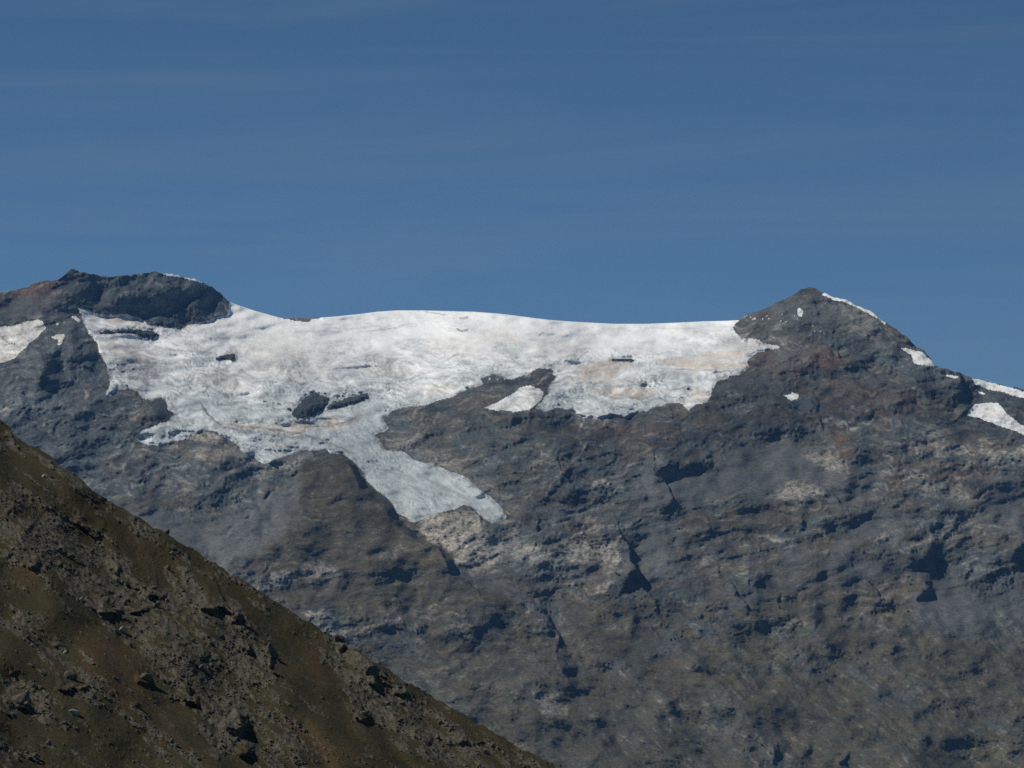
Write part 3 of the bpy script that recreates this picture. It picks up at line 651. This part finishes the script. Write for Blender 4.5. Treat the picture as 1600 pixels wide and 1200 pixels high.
# cover attributes
br = fbm(U / 9, V / 6, 4, 701, 0.6)
for pts, st, wd in STREAMS:
    s, al, ad = line_sd(pts, U + wu * 1.5, V, 12)
    np.maximum(pale, st * (1 - sstep(wd * .5, wd * 1.3, ad)), out=pale)
grass = np.clip(grass * sstep(-0.75, 0.0, br + 0.15) , 0, 1)
grass_auto = 0.85 * sstep(860, 1000, V) * sstep(-0.25, 0.25, ribs + 0.5 * fbm(U / 40, V / 25, 4, 705, 0.6))
grass = np.maximum(grass, grass_auto * (1 - scree))
pale = np.clip(pale * sstep(-0.5, 0.2, br + 0.2), 0, 1)
pale = np.maximum(pale, 0.32 * sstep(0.35, 0.75, fbm(a / 26, b / 8, 4, 711, 0.6)) * (wL + wM + wR))
pale = np.maximum(pale, 0.38 * sstep(0.42, 0.8, fbm(e / 26, f / 9, 4, 715, 0.6)) * wB)
tone = 0.5 + 0.34 * (1 - 0.35 * grass) * (T1 * 0.8 + 0.35 * T2 + 0.35 * fbm(U / 4.5, V / 2.6, 3, 751, 0.65)) + 0.16 * fbm(U / 90, V / 60, 3, 755)
tone = np.clip(0.5 + (tone - 0.5) * (1 - 0.8 * scree), 0, 1)
tint2 = np.clip(0.5 + 0.6 * fbm(U / 60 + wob * .02, (V + wob) / 22, 4, 761, 0.6), 0, 1)
bands = fbm((U * .966 - V * .26) / 170, (U * .26 + V * .966 + wob * 1.3) / 8.5, 4, 765, 0.62)
tone = tone + 0.30 * bands * np.clip(hard, .4, 1) * (1 - wB) * (1 - .8 * scree)
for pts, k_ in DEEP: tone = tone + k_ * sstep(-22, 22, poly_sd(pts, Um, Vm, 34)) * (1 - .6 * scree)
tone = tone + 0.22 * light_scree
tone = np.clip(tone, 0, 1)
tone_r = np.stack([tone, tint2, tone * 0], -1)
scree = scree * (1 - np.clip(pale * 1.3, 0, 1))
cover_r = np.stack([grass * (1 - 0.8 * pale), scree * 0.95, pale], -1); hue_r = np.stack([rust, green, tgreen], -1)
bare = np.clip(sstep(515, 650, V + fbm(U / 70, V / 24, 4, 721, 0.6) * 70) * 0.85 + tong * .3 + 0.25 * (crz - .4) * steep, 0, 1)
streak = sstep(0.25, 0.9, -(cre - 0.3)) * 0.0 + sstep(1.25, 1.75, cre) * 0
streak = sstep(0.24, 0.62, fbm(U / 15 , V / 2.8, 3, 731, 0.65)) * crz * steep * (1 - dust) * (1 - .7 * tong)
fuzz = sstep(-1, 3, -ice_m + 3.5 + br * 6) * sstep(-6, 0, ice_m) * 0.9 * sstep(12, 30, V - skyv[None, :])
cover_i = np.stack([bare, np.clip(dust * (1.1 + br * .5), 0, 1), np.clip(grit + fuzz * .6, 0, 1)], -1)
ib = (V - skyv[None, :])
fl_u, fl_v = U + fbm(U / 60, V / 40, 3, 735) * 30, V + fbm(U / 60, V / 40, 3, 737) * 14
itw = fbm(U / 50, V / 40, 3, 745) * 16
itone = fbm(fl_u / 26, fl_v / 5.5, 4, 741, 0.62) * (1 - tong) + fbm((flow_a + itw) / 30, (flow_b + itw * .5) / 6.5, 4, 743, 0.66) * tong * 0.62
itone = 0.5 + (itone * 0.50 + 0.22 * fbm(U / 4, V / 2.2, 3, 747, 0.65) * (0.5 + crz)) * (0.15 + 0.85 * sstep(25, 110, ib)) + 0.16 * (1 - sstep(5, 90, ib))
for pts, st, wd in ICE_LINES:
    s, al, ad = line_sd(pts, U + wu * 1.6, V + wv * 1.3, 14)
    kf = (1 - sstep(wd * .4, wd * 1.5, ad)) * sstep(0, .12, al) * (1 - sstep(.88, 1, al))
    if st > 0: cover_i[..., 2] = np.maximum(cover_i[..., 2], min(1, st * 1.5) * kf)
    else: itone = itone - st * kf
hue_i = np.stack([streak, np.clip(itone, 0, 1), streak * 0], -1)
# snow patches are clean snow, the first and the one under the wedge dusty
snowm = np.zeros(U.shape, f32)
for k, s_ in enumerate(snow_each):
    mm = sstep(-1, 1, s_)
    snowm = np.maximum(snowm, mm)
    cover_i[..., 1] = np.where(s_ > -3, np.clip((0.5 if k in (0, 1, 2) else 0.1) + 0.6 * br, 0, 1), cover_i[..., 1]); cover_i[..., 0] = np.where(s_ > -3, 0.35, cover_i[..., 0]); 

# close the crest behind and carry the foot down to the valley
top = []
for k in (1, 2, 3, 4):
    top.append(place(U[0], V[0] + 0 * U[0], D[0]) + np.array([0, 60.0 * k * k, -14.0 * k * k - 3 * k])[None, :])
foot = []
NF = 14
for k in range(1, NF + 1):
    rough = fbm(cols / 90, cols * 0 + k * .6, 3, 791) * 30 * min(1, k / 3)
    kw = min(1, k / 3); Dsm = np.interp(cols, cols[::40], blur_u(D[-1:][:, ::40], 9)[0])
    foot.append(place(U[-1], V[-1], D[-1] * (1 - kw) + Dsm * kw) + np.stack([cols * 0, -62.0 * k + rough, -34.0 * k - rough * .6], -1))
P = np.concatenate([np.stack(top[::-1]), place(U, V, D), np.stack(foot)])
NRT = P.shape[0]; nc = len(cols)
def ext(A): return np.concatenate([np.repeat(A[:1], 4, 0), A, np.repeat(A[-1:], NF, 0)]).reshape(-1, A.shape[-1])
co = P.reshape(-1, 3)
quads = grid_quads(NRT, nc)
def facemask(m2):   # vertex field -> face field
    M = np.concatenate([np.repeat(m2[:1], 4, 0), m2, np.repeat(m2[-1:], NF, 0)])
    return ((M[:-1, :-1] + M[1:, :-1] + M[1:, 1:] + M[:-1, 1:]) / 4).ravel()
CR, HR, CI, HI, TR = ext(cover_r), ext(hue_r), ext(cover_i), ext(hue_i), ext(tone_r)
taken = np.zeros(len(quads), bool)
f_is = [facemask(s) for s in isl_each]; f_sn = [facemask(s) for s in snow_each]
def tag(o, label, cat, group=None):
    o['label'] = label; o['category'] = cat
    if group: o['group'] = group
for (pts, lab), fm in zip(OUTCROPS, f_is):
    s = (fm > 0) & ~taken
    if s.sum() < 2: continue
    taken |= s; o = sub_mesh('rock_outcrop', co, quads, s, ROCK, {'cover': CR * 0, 'hue': HR * 0 + np.array([0, .5, 0]), 'tone': TR * .5}); tag(o, lab, 'rock', 'bare rocks standing out of the glacier')
for (pts, lab), fm in zip(SNOW, f_sn):
    s = (fm > 0) & ~taken
    if s.sum() < 2: continue
    taken |= s; o = sub_mesh('snow_patch', co, quads, s, ICE, {'cover': CI, 'hue': HI}); tag(o, lab, 'snow patch', 'snow patches on the rock')
s = (facemask(nun) > 0) & ~taken; taken |= s
o = sub_mesh('rock_knoll', co, quads, s, ROCK, {'cover': CR * 0 + np.array([.3, .3, .2]), 'hue': HR * 0, 'tone': TR}); tag(o, 'low grey brown rocky knoll on the skyline behind the left part of the glacier', 'rocky knoll')
s = (facemask(ice_m) > 0) & ~taken; taken |= s
fleck = sstep(0.30, 0.34, perlin(U / 3.1, V / 2.4, 771) + 0.25 * br) * np.maximum(0.75 * soft([(1155,497),(1190,488),(1230,483),(1270,500),(1300,520),(1290,530),(1250,510),(1190,500),(1160,505)], 6), soft([(748,588),(800,588),(802,594),(750,594)], 3)) * 1.0
fl = (facemask(fleck) > 0.45) & ~taken; taken |= fl
sub_mesh('snow_flecks', co, quads, fl, ICE, {'cover': CI * 0, 'hue': HI * 0}, 'stuff')
sub_mesh('glacier', co, quads, s, ICE, {'cover': CI, 'hue': HI}, 'structure')
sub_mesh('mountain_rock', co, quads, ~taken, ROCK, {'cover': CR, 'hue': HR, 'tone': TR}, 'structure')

# ------------------------------------------------------------------ the near hillside
def hill_material():
    m, n, l, b = new_mat('hillside_turf_and_stone')
    pos = n.new('ShaderNodeNewGeometry').outputs['Position']
    big = NZ(n, l, pos, 0.09, 5, 0.65); mid = NZ(n, l, pos, 0.6, 5, 0.65); fine = NZ(n, l, pos, 4.0, 4, 0.7)
    A = SEP(n, l, 'cover')
    turf = MIX(n, l, MAP(n, l, big, 0.42, 0.62, 0, 1), (0.038, 0.035, 0.013), (0.062, 0.043, 0.018))
    turf = MIX(n, l, MAP(n, l, mid, 0.45, 0.65, 0, .8), turf, (0.060, 0.051, 0.027))
    tuft = NZ(n, l, pos, 2.6, 6, 0.8); turf = MIX(n, l, MAP(n, l, tuft, 0.42, 0.60, 0, .75), turf, (0.022, 0.022, 0.009)); turf = MIX(n, l, MAP(n, l, tuft, 0.58, 0.70, 0, .6), turf, (0.100, 0.082, 0.042))
    turf = MIX(n, l, MUL(n, l, A[1], MAP(n, l, mid, 0.35, 0.6, 0.3, 1)), turf, (0.078, 0.042, 0.016))
    rock = MIX(n, l, MAP(n, l, mid, 0.35, 0.65, 0, 1), (0.056, 0.051, 0.040), (0.112, 0.101, 0.077))
    f3 = NZ(n, l, pos, 1.4, 6, 0.75)
    msk = n.new('ShaderNodeMath'); msk.operation = 'ADD'; l.new(A[0], msk.inputs[0]); l.new(MAP(n, l, f3, 0.3, 0.7, -0.55, 0.55), msk.inputs[1])
    col = MIX(n, l, MAP(n, l, msk.outputs[0], 0.42, 0.68, 0, 1), turf, rock)
    v = MAP(n, l, fine, 0.25, 0.75, 0.4, 1.6); cc = n.new('ShaderNodeCombineColor')
    for i in range(3): l.new(v, cc.inputs[i])
    l.new(MIX(n, l, 1.0, col, cc.outputs[0], 'MULTIPLY'), b.inputs['Base Color'])
    bp = n.new('ShaderNodeBump'); bp.inputs['Strength'].default_value = 0.9; bp.inputs['Distance'].default_value = 0.12
    l.new(fine, bp.inputs['Height']); l.new(bp.outputs[0], b.inputs['Normal'])
    return m
def stone_material(name, c0, c1):
    m, n, l, b = new_mat(name)
    pos = n.new('ShaderNodeNewGeometry').outputs['Position']
    f = NZ(n, l, pos, 1.7, 5, 0.7); f2 = NZ(n, l, pos, 0.35, 3)
    col = MIX(n, l, MAP(n, l, f, 0.35, 0.65, 0, 1), c0, c1)
    col = MIX(n, l, MAP(n, l, f2, 0.5, 0.7, 0, 0.6), col, (0.055, 0.050, 0.036))
    l.new(col, b.inputs['Base Color'])
    bp = n.new('ShaderNodeBump'); bp.inputs['Strength'].default_value = 0.7; bp.inputs['Distance'].default_value = 0.1
    l.new(f, bp.inputs['Height']); l.new(bp.outputs[0], b.inputs['Normal'])
    return m
HILL = hill_material()
EDGE = [(-300,452),(-150,550),(-60,612),(0,655),(12,665),(22,680),(60,703),(100,731),(150,768),(200,800),(250,829),(300,858),(350,890),(400,920),(450,951),(500,985),
        (550,1013),(600,1044),(650,1073),(700,1103),(750,1132),(800,1163),(850,1188),(885,1205),(1000,1275),(1100,1340)]
HS = 1.5
hu = np.arange(-260, 1060, HS).astype(f32)
ev = interp(EDGE, hu) + fbm(hu / 26, hu * 0 + 1.7, 5, 901, 0.55) * 3.6 + np.abs(fbm(hu / 7, hu * 0 + 4.4, 3, 911)) * -1.5
hk = int(700 / HS)
HU = np.broadcast_to(hu[None, :], (hk, len(hu))).astype(f32).copy()
HT = (np.arange(hk) * HS)[:, None].astype(f32) + 0 * HU
HV = ev[None, :].astype(f32) + HT
hw1, hw2 = fbm(HU / 30, HV / 30, 4, 921) * 12, fbm(HU / 30, HV / 30, 4, 931) * 12
HROCK = [
 ([(0,655),(60,700),(120,745),(180,790),(250,830),(330,880),(420,935),(430,950),(330,895),(240,850),(160,800),(90,750),(0,700)],.7,10),
 ([(0,740),(50,760),(110,800),(160,850),(200,870),(260,930),(330,980),(400,1060),(400,1200),(330,1180),(280,1080),(200,1000),(120,940),(60,900),(0,880)],.85,16),
 ([(270,880),(330,920),(400,980),(440,1030),(430,1090),(380,1060),(320,980),(270,930)],.9,12),
 ([(500,985),(560,1020),(620,1060),(700,1120),(760,1160),(760,1200),(680,1200),(620,1150),(560,1110),(520,1060)],.95,14),
 ([(0,930),(60,970),(130,1040),(200,1090),(300,1170),(330,1200),(280,1200),(180,1120),(100,1050),(0,980)],.65,12),
 ([(0,1060),(50,1070),(90,1110),(120,1140),(60,1130),(0,1110)],.9,8),
 ([(60,1020),(120,1060),(180,1090),(160,1100),(90,1070)],.7,8),
 ([(400,1080),(460,1130),(520,1200),(420,1200),(390,1140)],.7,14),
 ([(700,1130),(800,1170),(870,1200),(750,1210)],.6,12),
 ([(0,1150),(60,1180),(80,1210),(0,1210)],.6,10),
]
HRUST = [([(110,760),(160,790),(230,840),(310,900),(300,915),(220,870),(140,810)],.6,16),
 ([(20,830),(60,860),(90,900),(60,900),(20,860)],.6,10),
 ([(120,980),(220,1030),(230,1080),(300,1170),(340,1200),(280,1190),(180,1100),(120,1040)],.55,20),
 ([(40,990),(110,1040),(160,1090),(120,1070),(60,1020)],.5,10),
 ([(480,1000),(520,1040),(550,1090),(520,1070),(480,1040)],.7,12),
 ([(420,1110),(500,1140),(580,1190),(480,1180)],.5,16)]
hrock = np.zeros(HU.shape, f32); hrust = hrock.copy()
for arr, lst in ((hrock, HROCK), (hrust, HRUST)):
    for pts, st, sf in lst: np.maximum(arr, st * sstep(-sf, sf, poly_sd(pts, HU + hw1, HV + hw2, sf + 10)), out=arr)
# coordinates along and across the fall line
ha, hb = rot(HU, HV, 38, 1, 1)
_e = interp(EDGE, np.arange(-400, 1200, HS)); _k = np.hanning(101); _k /= _k.sum(); sm_edge = np.interp(hu, np.arange(-400, 1200, HS), np.convolve(np.pad(_e, 50, mode='edge'), _k, 'valid')).astype(f32)
hrock = np.clip(hrock * 0.85 + 0.7 * fbm(ha / 50, hb / 12, 5, 941, 0.68) + 0.02, 0, 1)
HTs = HV - sm_edge[None, :]
HD0 = 640 - 0.085 * HU - 0.27 * HTs - 0.6 * np.sqrt(np.maximum(HTs + 8, 0))
HD0 += fbm(ha / 220, hb / 90, 3, 951) * 5
crag = fbm(ha / 30, hb / 20, 5, 961, 0.55, True)
HDD = HD0 - np.clip(crag + .3, -1, 3) * 0.42 * (0.25 + sstep(0.3, 0.9, hrock)) + fbm(HU / 8, HV / 7, 4, 971, 0.65) * 0.24 * (0.3 + hrock) + fbm(HU / 3.8, HV / 3.2, 2, 981) * 0.17 * (.6 + .7 * hrock)
HSC = [([(-5,1092),(20,1105),(40,1112),(55,1108),(50,1090),(35,1075)],3.5,7,12), ([(85,1080),(105,1080),(122,1078),(112,1062)],2.4,6,14), ([(205,1070),(225,1075),(240,1068),(236,1052)],3,7,14),
 ([(150,960),(180,965),(200,960),(190,942)],3,8,18), ([(40,890),(55,892),(65,880),(60,866)],3,8,16), ([(165,895),(185,900),(190,885),(180,872)],2.6,7,16),
 ([(300,950),(330,960),(350,958),(365,975),(380,965),(372,945)],4.5,12,24), ([(365,1010),(385,1025),(400,1020),(398,1000)],4,10,20),
 ([(340,1145),(370,1150),(392,1138),(388,1115),(370,1100)],5,12,24), ([(270,1090),(290,1100),(310,1105),(315,1090)],3,8,18), ([(370,1190),(395,1185),(400,1165),(385,1150)],5,12,20),
 ([(570,1070),(585,1076),(595,1072),(594,1050)],3.2,7,14), ([(520,1015),(532,1018),(542,1012),(540,1000)],2.4,6,12), ([(550,1125),(570,1130),(585,1130),(586,1112)],3.6,9,18),
 ([(700,1165),(720,1168),(735,1164),(730,1150)],2.6,7,14), ([(610,1085),(628,1092),(640,1085),(636,1072)],2.6,7,14), ([(415,1040),(425,1046),(430,1030),(428,1012)],2.6,6,14),
 ([(225,930),(250,940),(262,932)],2.4,6,14), ([(110,815),(140,840),(160,845)],2.0,6,14), ([(0,805),(20,820),(40,838)],2.2,6,14),([(170,905),(215,925),(235,945)],2.4,8,14),([(640,1150),(665,1165),(680,1160)],2.2,7,14)]
for pts, A_, w, dec in HSC:
    s, al, ad = line_sd(pts, HU + hw1 * .35, HV + hw2 * .35, dec * 2.6 + w)
    end = sstep(-0.02, 0.15, al) * (1 - sstep(0.85, 1.02, al))
    HDD -= 0.75 * A_ * np.where((s > 0) & (ad < 1e5), sstep(0, w, s) * np.exp(-np.maximum(0, s - w) / dec), 0) * end
back = [place(hu, ev, HDD[0]) + np.array([1.2 * k * k, 6.0 * k * k, -3.2 * k * k - k])[None, :] for k in (1, 2, 4, 8, 12)]
HP = np.concatenate([np.stack(back[::-1]), place(HU, HV, HDD)])
hq = grid_quads(HP.shape[0], len(hu))
vis = np.concatenate([np.repeat(HV[:1] * 0, 5, 0), HV]).ravel()
hq = hq[vis[hq].max(1) < 1300]
def hext(A): return np.concatenate([np.repeat(A[:1], 5, 0), A]).reshape(-1, A.shape[-1])
HC = hext(np.stack([hrock, hrust, hrust * 0], -1))
sub_mesh('hillside', HP.reshape(-1, 3), hq, np.ones(len(hq), bool), HILL, {'cover': HC}, 'structure')

import bmesh
def ico(level):
    bm = bmesh.new(); bmesh.ops.create_icosphere(bm, subdivisions=level, radius=1.0)
    v = np.array([p.co[:] for p in bm.verts]); f = np.array([[p.index for p in q.verts] for q in bm.faces]); bm.free(); return v, f
def rock_shape(dirs, rng, planes=14, flat=0.7):
    nrm = rng.randn(planes, 3); nrm /= np.linalg.norm(nrm, axis=1)[:, None]
    h = rng.uniform(0.55, 1.0, planes)
    dt = np.maximum(dirs @ nrm.T, 0.05); r = np.minimum((h[None, :] / dt).min(1), 1.25)
    return dirs * r[:, None] * np.array([1.0, rng.uniform(0.6, 0.9), rng.uniform(0.5, 0.8) * flat / 0.7])
rng = np.random.RandomState(77)
def on_hill(u, v):
    ci = (u - hu[0]) / HS; c0 = np.clip(ci.astype(int), 0, len(hu) - 2)
    rI = (v - ev[c0]) / HS; r0 = np.clip(rI.astype(int), 0, hk - 2)
    return place(u, ev[c0] + r0 * HS, HDD[r0, c0]), hrock[r0, c0], rI
# loose scree stones: far too many to count
def stones(level, n, lo, hi, n_try, dens0, dens1):
    iv, iff = ico(level)
    sh = np.stack([rock_shape(iv, rng, 9) for _ in range(24)])
    cu = rng.uniform(-200, 1000, n_try); cv = rng.uniform(560, 1290, n_try)
    pp, rk, rI = on_hill(cu, cv)
    ok = (rI > 1) & (cv < 1290) & (rng.rand(n_try) < dens0 + dens1 * sstep(0.15, 0.9, rk))
    pp = pp[ok][:n]; m = len(pp)
    sz = lo + (hi - lo) * rng.rand(m) ** 2.5
    az = rng.rand(m) * 6.283; ca, sa = np.cos(az)[:, None], np.sin(az)[:, None]
    tl = rng.uniform(-.7, .7, m); ct, st_ = np.cos(tl)[:, None], np.sin(tl)[:, None]
    b_ = sh[rng.randint(0, 24, m)] * sz[:, None, None]
    x0, y0, z0 = b_[..., 0], b_[..., 1], b_[..., 2]
    x1, z1 = x0 * ct + z0 * st_, -x0 * st_ + z0 * ct
    v = np.stack([x1 * ca - y0 * sa, x1 * sa + y0 * ca, z1], -1) + pp[:, None, :]
    return v.reshape(-1, 3), (iff[None] + (np.arange(m) * len(iv))[:, None, None]).reshape(-1, 3)
v1, q1 = stones(1, 5000, 0.11, 0.36, 40000, 0.03, 0.35)
v0, q0 = stones(0 + 1, 9000, 0.06, 0.12, 60000, 0.12, 0.5)
sv = np.concatenate([v1, v0]); sf_ = np.concatenate([q1, q0 + len(v1)])
STONE = stone_material('grey_brown_stone', (0.060, 0.054, 0.042), (0.140, 0.127, 0.098))
PALESTONE = stone_material('pale_stone', (0.26, 0.235, 0.19), (0.40, 0.365, 0.30))
REDSTONE = stone_material('reddish_stone', (0.085, 0.065, 0.055), (0.14, 0.10, 0.085))
mesh_from('loose_stones', sv.reshape(-1, 3), sf_, STONE, None, 'stuff', smooth=False)
# boulders one can pick out
bv, bf = ico(3)
bshapes = []
for k in range(10):
    w = rock_shape(bv, rng, 16, 0.8)
    w *= (1 + 0.06 * perlin(bv[:, 0] * 3 + k, bv[:, 1] * 3 + bv[:, 2] * 2, 55 + k))[:, None]
    bshapes.append(w)
bmeshes = {}
def boulder(u, v, w, mat, label, group=None, k=None, squash=1.0, spin=None):
    k = rng.randint(10) if k is None else k
    p, _, _ = on_hill(np.array([float(u)]), np.array([float(v)]))
    key = (k, mat.name)
    if key not in bmeshes:
        o = mesh_from('boulder', bshapes[k], bf, mat, None, None, smooth=False); bmeshes[key] = o
    else:
        o = bmeshes[key].copy(); C.objects.link(o)
    r_ = w * 0.5 * 0.105
    o.location = p[0] + np.array([0, -0.1 * r_, 0.25 * r_]); o.scale = (r_, r_, r_ * squash)
    o.rotation_euler = (rng.uniform(-.4, .4), rng.uniform(0.1, .8), rng.uniform(0, 6.28) if spin is None else spin)
    tag(o, label, 'boulder', group); return o
boulder(115,1117,17,PALESTONE,'pale flat slab lying alone in brown turf near the lower left corner',None,2,.6)
boulder(102,1021,9,PALESTONE,'small pale square stone in the stony strip above the pale slab',None,4)
boulder(191,987,12,PALESTONE,'tan leaning rock at the foot of the long outcrop on the dark slope',None,1,1.3)
boulder(68,746,8,PALESTONE,'small pale rock on the upper left of the dark slope near its edge',None,5)
boulder(268,866,8,PALESTONE,'small pale rock beside the rusty turf strip close to the skyline edge',None,6)
boulder(128,938,10,PALESTONE,'light grey rock on top of the dark ledge in the left slope',None,7)
boulder(531,1003,20,REDSTONE,'large reddish brown boulder just under the right end of the slope edge',None,3)
boulder(580,1054,22,STONE,'big square block with deep shadow under it on the right part of the slope',None,8,1.1)
boulder(228,1062,20,STONE,'dark rounded boulder alone at the right edge of the brown turf',None,9)
boulder(372,966,19,STONE,'tall upright block standing in the middle outcrop of the dark slope',None,0,1.5)
boulder(424,1022,22,STONE,'split grey crag block left of the rusty turf patch on the slope',None,1,1.6)
boulder(110,1060,18,STONE,'grey block above the pale slab between two turf strips',None,5)
boulder(260,822,8,STONE,'small dark rock sticking up from the skyline edge of the slope',None,2,1.5)
boulder(30,1100,26,STONE,'bulky dark rock at the far lower left of the slope',None,3)
boulder(570,1118,17,STONE,'rounded boulder below the big square block with shadow on its right',None,6)
ng = 0
cu = rng.uniform(5, 860, 4000); cv = rng.uniform(665, 1195, 4000); pp2, rk2, rI2 = on_hill(cu, cv)
for i in np.where((rI2 > 8) & (rk2 > 0.62))[0][:110]:
    boulder(cu[i], cv[i], 5 + 8 * rng.rand() ** 2.5, STONE, 'weathered grey brown boulder among scree and turf on the dark near slope', 'boulders strewn over the dark near slope')

# ------------------------------------------------------------------ valley floor and haze
gv = new_mat('valley_ground'); gm, gn, gl_, gb = gv
gb_noise = NZ(gn, gl_, gn.new('ShaderNodeNewGeometry').outputs['Position'], 0.01, 5)
gl_.new(MIX(gn, gl_, gb_noise, (0.06, 0.07, 0.035), (0.12, 0.11, 0.09)), gb.inputs['Base Color'])
gx, gy = np.meshgrid(np.linspace(-9000, 9000, 61), np.linspace(-3000, 16000, 61))
gz = -620 + fbm(gx / 2500, gy / 2500, 3, 801) * 60
mesh_from('valley_floor', np.stack([gx, gy, gz], -1).reshape(-1, 3), grid_quads(61, 61)[:, ::-1], gm, None, 'structure')

def haze(density, color):
    hm = bpy.data.materials.new('haze_air'); hm.use_nodes = True; n = hm.node_tree.nodes; n.clear()
    out = n.new('ShaderNodeOutputMaterial'); pv = n.new('ShaderNodeVolumePrincipled')
    pv.inputs['Density'].default_value = density; pv.inputs['Color'].default_value = color + (1,); pv.inputs['Anisotropy'].default_value = 0.0
    hm.node_tree.links.new(pv.outputs[0], out.inputs['Volume'])
    x0, x1, y0, y1, z0, z1 = -9100, 9100, -3100, 16100, -760, 1400
    co_ = np.array([[x, y, z] for z in (z0, z1) for y in (y0, y1) for x in (x0, x1)], float)
    q_ = np.array([[0, 2, 3, 1], [4, 5, 7, 6], [0, 1, 5, 4], [2, 6, 7, 3], [0, 4, 6, 2], [1, 3, 7, 5]])
    mesh_from('haze', co_, q_, hm, None, 'stuff', smooth=False)
haze(0.0000115, (0.18, 0.45, 1.0))
